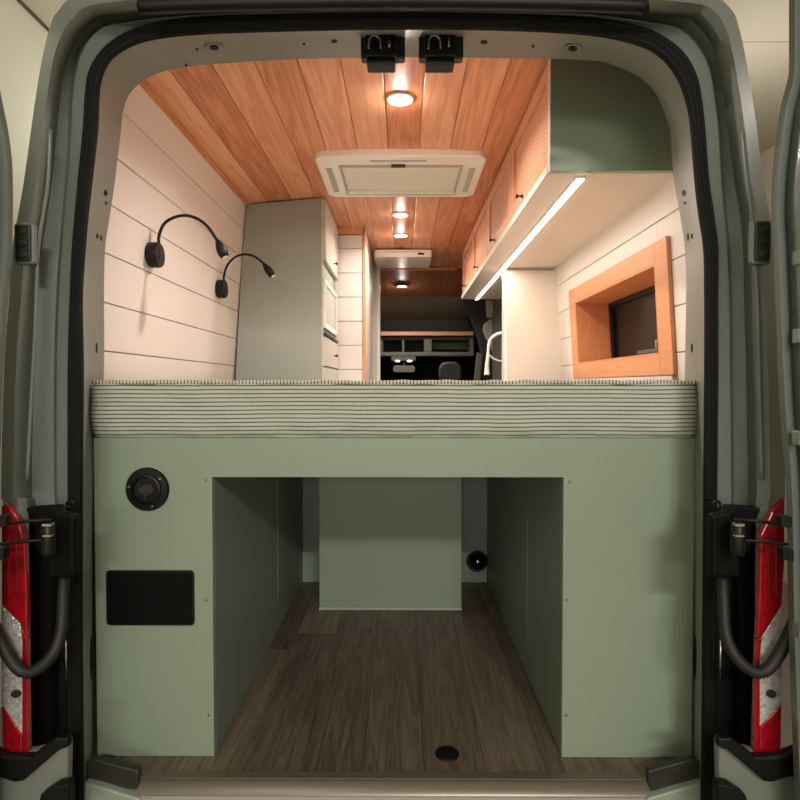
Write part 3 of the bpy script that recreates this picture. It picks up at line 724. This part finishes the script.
t = thing('shower_enclosure', (-0.5, 4.3, 0), 'narrow white shiplap shower wall with cedar corner beyond the grey cabinet', 'shower wall')
b = B()
for i in range(-6, 7):
    a = -0.052 + i * 0.15
    box(b, -0.79, -0.252, 3.752, 3.764, H + a + 0.002, H + min(a + 0.148, 0.93))
mk('shiplap_face', b, 'white', t, bevel=0.001)
b = B(); box(b, -0.79, -0.24, 3.764, 3.78, 0.001, H + 0.93); mk('backing', b, 'gap', t)
b = B(); box(b, XF, -0.24, 3.745, 3.752, H + 0.935, H + 0.972, 0.7); mk('cedar_top_trim', b, 'cedarH', t)
b = B(); box(b, -0.251, -0.234, 3.745, 3.785, 0.001, H + 0.972, 0.8); mk('cedar_corner', b, 'cedarV', t, bevel=0.002)
b = B(); box(b, -0.26, -0.236, 3.785, 4.70, 0.001, H + 0.972); mk('side_wall', b, 'cream', t)
b = B(); box(b, -0.246, -0.224, 4.70, 4.75, 0.001, H + 0.94); box(b, -0.224, -0.206, 4.72, 4.75, 0.001, H + 0.94); mk('door_jamb', b, 'ltgrey', t, bevel=0.003)
b = B(); box(b, -0.206, -0.183, 4.80, 4.86, 0.001, H + 0.93); box(b, -0.26, -0.2, 4.76, 4.86, 0.001, H + 0.93); mk('door_stile', b, 'appliance', t, bevel=0.004)

# ------------------------------------------------------------------ reading lamps
def reading_lamp(px, py, Z, neck, head, label):
    c = P(px, py, Z); xw = XL + 0.079 * (c.z - H) + 0.001
    t = thing('reading_lamp', (xw, Z, c.z - 0.042), label, 'lamp', 'gooseneck reading lamps on the left wall')
    b = B(); lathe(b, [(0.040, 0.0), (0.042, 0.003), (0.042, 0.030), (0.039, 0.036), (0.004, 0.036)], (xw, Z, c.z), 'X', 32); bs = mk('wall_base', b, 'blackplast', t, smooth=True); bs.data.set_sharp_from_angle(angle=math.radians(40))
    b = B(); lathe(b, [(0.006, 0.036), (0.006, 0.039), (0.002, 0.040)], (xw, Z - 0.012, c.z - 0.010), 'X', 12); lathe(b, [(0.005, 0.036), (0.005, 0.038), (0.002, 0.039)], (xw, Z - 0.012, c.z + 0.012), 'X', 12); mk('switch', b, 'darkplast', bs)
    pts = [P(a, q, Z) for a, q in neck]
    b = B(); tube(b, pts, 0.0052, 10, rf=lambda i, n: 0.0055 if i % 2 else 0.0048, sub=8); mk('gooseneck', b, 'blackplast', t, smooth=True)
    h0, h1 = P(head[0], head[1], Z), P(head[2], head[3], Z)
    L = (h1 - h0).length
    prof_r = [0.006, 0.011, 0.016, 0.018, 0.017, 0.014]
    b = B(); tube(b, [h0 + (h1 - h0) * (i / 5) for i in range(6)], 0.01, 16, rf=lambda i, n: prof_r[min(5, i)], sub=1); hd = mk('lamp_head', b, 'blackplast', t, smooth=True)
    d = (h1 - h0).normalized()
    b = B(); tube(b, [h1 - d * 0.001, h1 + d * 0.003], 0.010, 14, sub=1); mk('lens', b, 'appliance', hd)
reading_lamp(154, 255, 2.02, [(159, 245), (159, 236), (164, 224), (174, 217.5), (186, 215.5), (198, 219), (208, 227), (215, 237), (218, 242)], (217, 240, 225, 257),
             'nearer black gooseneck reading lamp, higher of the two on white shiplap')
reading_lamp(221, 289, 2.76, [(224, 282), (224, 276), (227, 266), (234, 258), (243, 254.5), (252, 255.5), (259, 259.5), (264, 264)], (263, 263, 273, 276),
             'farther black gooseneck reading lamp, next to the grey cabinet')

# ------------------------------------------------------------------ ceiling fittings
def slab(b, x0, x1, y0, y1, z0, z1, r): prism(b, rounded(x0, x1, y0, y1, r, 6), 'Z', z0, z1)
ax0, ax1, ay0, ay1 = -0.372, 0.352, 2.51, 3.05
t = thing('air_conditioner', (-0.02, 2.77, H + 0.935), 'large white ceiling air conditioner with grille, nearer of the two ceiling units', 'air conditioner')
zc = H + 0.968
b = B(); slab(b, ax0, ax1, ay0, ay1, zc - 0.022, zc + 0.015, 0.05); mk('housing', b, 'appliance', t, bevel=0.006)
b = B(); x0, x1, y0, y1 = ax0 + 0.095, ax1 - 0.095, ay0 + 0.095, ay1 - 0.06
box(b, x0, x1, y0, y0 + 0.010, zc - 0.030, zc - 0.021); box(b, x0, x1, y1 - 0.010, y1, zc - 0.030, zc - 0.021); box(b, x0, x0 + 0.010, y0 + 0.01, y1 - 0.01, zc - 0.030, zc - 0.021); box(b, x1 - 0.010, x1, y0 + 0.01, y1 - 0.01, zc - 0.030, zc - 0.021)
mk('grille_frame', b, 'mark', t, bevel=0.001)
b = B()
for i in range(18): 
    yy = y0 + 0.018 + i * (y1 - y0 - 0.04) / 17
    box(b, x0 + 0.012, x1 - 0.012, yy, yy + 0.009, zc - 0.028, zc - 0.021)
mk('grille_slats', b, 'grille', t)
b = B(); box(b, x0 + 0.01, x1 - 0.01, y1 - 0.075, y1 - 0.03, zc - 0.036, zc - 0.028); mk('filter_bar', b, 'grille', t, bevel=0.002)
for xx in (ax0 + 0.035, ax1 - 0.062):
    b = B(); box(b, xx, xx + 0.026, ay0 + 0.13, ay1 - 0.09, zc - 0.0245, zc - 0.0215); mk('side_vent', b, 'mark', t, bevel=0.001)
b = B(); box(b, -0.14, 0.10, ay0 + 0.038, ay0 + 0.052, zc - 0.0245, zc - 0.0215); mk('air_slot', b, 'mark', t)
b = B(); box(b, -0.05, 0.01, ay0 + 0.085, ay0 + 0.095, zc - 0.034, zc - 0.021); mk('latch', b, 'darkplast', t)

t = thing('roof_fan', (0, 4.5, H + 0.88), 'small white roof fan unit, farther of the two ceiling units', 'roof fan')
b = B(); slab(b, -0.208, 0.205, 4.31, 4.72, H + 0.914, H + 0.968, 0.02); mk('housing', b, 'appliance', t, bevel=0.006)
b = B(); box(b, -0.13, 0.13, 4.306, 4.312, H + 0.948, H + 0.954); mk('air_slot', b, 'mark', t)
b = B(); box(b, 0.105, 0.150, 4.304, 4.312, H + 0.930, H + 0.943); mk('control_knob', b, 'blackplast', t, bevel=0.002)

def downlight(x, y, h, label, power, tilt=0.0):
    t = thing('downlight', (x, y, h), label, 'ceiling light', 'round downlights along the ceiling')
    b = B(); lathe(b, [(0.047, 0.006), (0.048, 0.0), (0.045, -0.004), (0.036, -0.004), (0.036, 0.004)], (x, y, h), 'Z', 28); rg = mk('trim_ring', b, 'appliance', t, smooth=True)
    b = B(); lathe(b, [(0.036, 0.002), (0.036, -0.003), (0.002, -0.003)], (x, y, h), 'Z', 28); mk('diffuser', b, 'lens', t)
    l = bpy.data.lights.new('downlight_glow', 'AREA'); l.shape = 'DISK'; l.size = 0.07; l.energy = power * 0.86; l.spread = math.radians(150); l.color = (1, 0.90, 0.82)
    o = bpy.data.objects.new('downlight_glow', l); sc.collection.objects.link(o); o.location = (x, y, h - 0.005)
    bulb('downlight_dome', (x, y, h - 0.016), power * 0.13, (1, 0.88, 0.78), 0.018)
downlight(-0.010, 2.07, H + 0.974, 'nearest glowing round downlight, before the large ceiling air conditioner', 13)
downlight(-0.015, 3.46, H + 0.974, 'glowing round downlight just beyond the large ceiling air conditioner', 8)
downlight(-0.015, 3.93, H + 0.974, 'glowing round downlight just before the small roof fan', 8)
downlight(-0.010, 5.36, H + 0.878, 'glowing round downlight on the dark planks above the cab', 13)

# ------------------------------------------------------------------ overhead cabinets on the right
hx, hb, hw = 0.426, H + 0.617, 0.800
pos = ['nearest', 'second', 'third', 'farthest']
for i in range(4):
    y0 = 1.755 + i * 0.645; y1 = y0 + 0.641
    t = thing('overhead_cabinet', (0.61, (y0 + y1) / 2, hb + 0.016),
        {0: 'nearest overhead cabinet, with a green end panel and cane door', 1: 'second overhead cabinet from the rear doors, cane front',
         2: 'third overhead cabinet from the rear doors, cane front', 3: 'farthest overhead cabinet, by the driving cab, cane front'}[i], 'cabinet', 'overhead cabinets with cane doors')
    b = B(); prism(b, [(hx + 0.02, hb + 0.016), (hw - 0.012, hb + 0.016), (hw - 0.03, H + 0.945), (hx + 0.02, H + 0.964)], 'Y', y0 + (0.012 if i == 0 else 0), y1); mk('carcass', b, 'ltgrey', t)
    if i == 0:
        b = B(); prism(b, [(hx, hb), (hw, hb), (hw - 0.02, H + 0.945), (hx, H + 0.966)], 'Y', y0 - 0.008, y0 + 0.011); mk('end_panel', b, 'sage', t, bevel=0.001)
        b = B(); box(b, hx - 0.004, hx - 0.0005, y0 - 0.008, y0 + 0.011, hb, H + 0.966); mk('edge_band', b, 'cream', t)
    b = B(); frame(b, y0 + (0.014 if i == 0 else 0.003), y1 - 0.003, hb + 0.030, H + 0.950, 0.052, 0.05, hx, hx + 0.019, random.random()); d = mk('door', b, 'doorwood', t, bevel=0.002)
    b = B(); box(b, hx + 0.010, hx + 0.015, y0 + 0.05, y1 - 0.05, hb + 0.075, H + 0.905); mk('cane_panel', b, 'cane', d)
    b = B(); lathe(b, [(0.008, 0.0), (0.008, -0.004), (0.003, -0.006), (0.003, -0.014), (0.008, -0.018), (0.008, -0.023), (0.003, -0.025)], (hx, y0 + 0.40, hb + 0.055), 'X', 14); mk('knob', b, 'blackplast', d, smooth=True)
t = thing('cabinet_underside', (0.61, 3.04, hb), 'long white board under the overhead cabinets, lit by the light strip', 'board')
b = B(); box(b, hx - 0.002, hw + 0.006, 1.768, 4.335, hb, hb + 0.015); mk('board', b, 'cream', t, bevel=0.002)
b = B(); box(b, hx - 0.006, hx - 0.002, 1.768, 4.335, hb, hb + 0.024); mk('front_lip', b, 'cream', t)
t = thing('light_strip', (0.525, 3.04, hb), 'glowing straight light strip under the overhead cabinets', 'light strip')
b = B(); box(b, 0.512, 0.538, 1.79, 4.30, hb - 0.007, hb); mk('channel', b, 'appliance', t)
b = B(); box(b, 0.515, 0.535, 1.792, 4.298, hb - 0.011, hb - 0.0065); mk('diffuser', b, 'strip', t)
sl = area('strip_light', (0.525, 3.04, hb - 0.014), (0, 0, 0), 0.02, 2.45, 9, (1, 0.89, 0.79))

# ------------------------------------------------------------------ right: window, partition
def shear(b):
    for v in b.verts: v.co.x -= 0.066 * (v.co.z - H)
    return b
fx = XR - 0.014
b = B(); frame(b, 1.845, 2.925, H + 0.030, H + 0.455, 0.09, 0.065, fx, XR - 0.001, 0.6)
fr = mk('window_1', shear(b), 'cedarH', struct=True, bevel=0.002)
b = B(); frame(b, 1.935, 2.835, H + 0.095, H + 0.392, 0.010, 0.010, fx + 0.001, 1.02, 0.2); mk('window_reveal', shear(b), 'cedarV', fr)
b = B(); frame(b, 1.946, 2.824, H + 0.106, H + 0.381, 0.03, 0.022, 0.985, 1.01); fb = mk('window_frame', shear(b), 'blackplast', fr, bevel=0.003)
b = B(); box(b, 1.0, 1.006, 1.96, 2.81, H + 0.12, H + 0.37); mk('pane', shear(b), 'glass', fr)
b = B(); box(b, 0.988, 1.0, 2.10, 2.13, H + 0.128, H + 0.36); box(b, 0.988, 1.0, 2.13, 2.52, H + 0.128, H + 0.142); mk('sash', shear(b), 'cabgrey', fr, bevel=0.002)
b = B(); box(b, 0.990, 0.9995, 2.06, 2.09, H + 0.128, H + 0.36); mk('sash', shear(b), 'cabgrey', fr, bevel=0.002)
b = B(); box(b, 0.975, 0.990, 2.18, 2.30, H + 0.160, H + 0.172); box(b, 0.972, 0.985, 2.285, 2.30, H + 0.138, H + 0.172); mk('latch', shear(b), 'steel', fr, bevel=0.002)
b = B(); box(b, fx + 0.002, XR - 0.001, 1.86, 2.94, H + 0.012, H + 0.029); mk('window_sill', shear(b), 'white', fr)

t = thing('partition_panel', (0.68, 3.24, 0), 'tall cream panel beyond the window under the overhead cabinets', 'partition')
b = B(); box(b, 0.548, 0.840, 3.18, 3.196, 0.001, hb - 0.012); mk('panel', b, 'cream', t, bevel=0.001)
b = B(); box(b, 0.535, 0.548, 3.176, 3.26, 0.001, hb - 0.012); mk('end_post', b, 'appliance', t, bevel=0.002)
b = B(); lathe(b, [(0.003, 0.0), (0.003, -0.003), (0.001, -0.004)], (0.60, 3.18, H + 0.55), 'Y', 10); mk('screw', b, 'mark', t)

t = thing('hand_shower', (0.56, 3.9, H + 0.05), 'white hand shower hanging on a curved hose by the cream panel', 'hand shower')
b = B(); tube(b, [P(506, 333, 3.9), P(498, 334, 3.9), P(491, 339, 3.9), P(488.5, 347, 3.9)], 0.011, 10); mk('hook_arm', b, 'white2', t, smooth=True)
b = B(); tube(b, [P(488.5, 346, 3.9), P(488, 355, 3.9), P(487, 366, 3.9), P(487, 375, 3.9)], 0.012, 12, rf=lambda i, n: 0.009 + 0.013 * (i / n) ** 2); mk('handset', b, 'white2', t, smooth=True)
b = B(); tube(b, [P(489, 355, 3.9), P(494, 359, 3.9), P(500, 361, 3.9), P(507, 361, 3.9)], 0.006, 8); mk('hose', b, 'white2', t, smooth=True)

# ------------------------------------------------------------------ cab
b = B(); prism(b, [(5.73, H + 0.845), (6.1, H + 0.80), (6.6, H + 0.70), (6.9, H + 0.53), (6.92, H + 0.56), (6.6, H + 0.75), (6.1, H + 0.86), (5.73, H + 0.90)], 'X', -0.9, 0.9)
mk('ceiling_cab', b, mat('cab_headliner', (150, 150, 134), 0.8), struct=True, bevel=0.01)
b = B(); pprism(b, [(370, 300), (440, 302), (455, 307), (464, 313), (470, 325), (475, 340), (370, 340)], 6.55, 6.6); mk('wall_front', b, 'cabgrey', struct=True)
b = B(); box(b, -0.9, 0.95, 6.85, 6.9, -0.1, H + 0.72); mk('window_2', b, mat('night_windscreen', (8, 9, 8), 0.6, spec=0.1), struct=True)
t = thing('cab_shelf', (0.25, 6.1, H + 0.52), 'pale wooden shelf board across the driving cab under the headliner', 'shelf')
b = B(); p0 = P(381, 335.5, 6.0); p1 = P(473.5, 331.5, 6.0); box(b, p0.x - 0.4, p1.x, 6.0, 6.5, p0.z, p1.z, 0.95); mk('board', b, 'doorwood', t, bevel=0.003)
t = thing('overhead_console', (0.25, 6.1, H + 0.3), 'dark grey cab overhead console with open bins under the wooden shelf', 'console')
def pb(b, x0, x1, y0, y1, Y, T): a = P(x0, y1, Y); c = P(x1, y0, Y); box(b, a.x, c.x, Y, Y + T, a.z, c.z)
b = B(); pb(b, 365, 474, 352, 356, 6.02, 0.45); pb(b, 365, 474, 337.2, 340, 6.1, 0.4); pb(b, 402, 404.5, 340, 352, 6.05, 0.4); pb(b, 424, 432, 339, 352, 6.03, 0.4); pb(b, 470, 474, 338, 353, 6.03, 0.4); pb(b, 378, 383, 340, 352, 6.04, 0.4)
mk('bin_frame', b, 'cabgrey', t, bevel=0.006)
b = B(); pb(b, 365, 474, 341.5, 353, 6.46, 0.02); mk('bin_back', b, 'cabdark', t)
b = B(); pb(b, 432, 471, 342, 350, 6.3, 0.1); mk('pocket', b, 'cabgrey', t, bevel=0.01)
b = B(); pb(b, 391, 416, 355, 361, 6.03, 0.1); lp = mk('light_pod', b, 'cabgrey', t, bevel=0.01)
for px in (397.5, 409.5):
    b = B(); c = P(px, 361, 6.02); prism(b, disc(c.x, c.z, 0.03, 0.012, 18), 'Y', 6.01, 6.06); mk('map_light', b, 'steel', lp)
b = B(); c = P(404, 369, 5.98)
t = thing('rear_view_mirror', (c.x, 5.98, c.z), 'small grey rear view mirror hanging below the cab overhead console', 'mirror')
prism(b, rounded(c.x - 0.11, c.x + 0.11, c.z - 0.034, c.z + 0.034, 0.03), 'Y', 5.97, 6.0); mk('mirror_housing', b, 'cabgrey', t, bevel=0.005)
b = B(); tube(b, [(c.x, 6.0, c.z), (c.x, 6.06, c.z + 0.06)], 0.012, 8, sub=1); mk('stalk', b, 'cabdark', t)
b = B(); c = P(450, 372, 5.4)
t = thing('car_seat', (c.x, 5.5, 0), 'dark cab seat with a rounded headrest showing just above the mattress', 'seat')
prism(b, rounded(c.x - 0.10, c.x + 0.10, c.z - 0.10, c.z + 0.09, 0.07), 'Y', 5.36, 5.46); mk('headrest', b, 'cabdark', t, bevel=0.02, seg=3)
b = B(); prism(b, rounded(c.x - 0.24, c.x + 0.24, 0.42, c.z - 0.12, 0.08), 'Y', 5.34, 5.48); mk('backrest', b, 'cabdark', t, bevel=0.03, seg=3)
b = B(); box(b, c.x - 0.25, c.x + 0.25, 5.44, 5.95, 0.28, 0.42); box(b, c.x - 0.2, c.x + 0.2, 5.5, 5.9, 0.0, 0.28); mk('seat_cushion', b, 'cabdark', t, bevel=0.03)
b = B(); tube(b, [(c.x - 0.05, 5.41, c.z - 0.09), (c.x - 0.05, 5.41, c.z - 0.15)], 0.006, 8, sub=1); tube(b, [(c.x + 0.05, 5.41, c.z - 0.09), (c.x + 0.05, 5.41, c.z - 0.15)], 0.006, 8, sub=1); mk('headrest_posts', b, 'steel', t)
# pillar trims on the right of the cab
b = B(); pprism(b, [(463, 298), (520, 298), (520, 420), (486, 420), (482, 360), (478, 340), (472, 322)], 5.76, 5.82); mk('trim_5', b, 'cabdark', struct=True, bevel=0.01)
b = B(); pprism(b, [(486, 300), (500, 300), (500, 316), (488, 318), (487, 316)], 5.68, 5.72); mk('trim_6', b, 'cablight', struct=True, bevel=0.01)
b = B(); pprism(b, [(492, 318), (484, 324), (483, 330), (486, 338), (489, 342), (493, 352), (493, 330)], 5.68, 5.72); mk('trim_7', b, 'cablight', struct=True, bevel=0.008)
b = B(); pprism(b, [(477, 352), (483, 354), (479, 400), (472, 400)], 5.70, 5.74); mk('trim_8', b, 'cabgrey', struct=True, bevel=0.008)
b = B(); box(b, -0.95, -0.9, 5.7, 6.9, -0.1, H + 0.9); mk('wall_left', b, 'cabdark', struct=True)
b = B(); box(b, 0.93, 0.98, 5.7, 6.9, -0.1, H + 0.9); mk('wall_right', b, 'cabdark', struct=True)
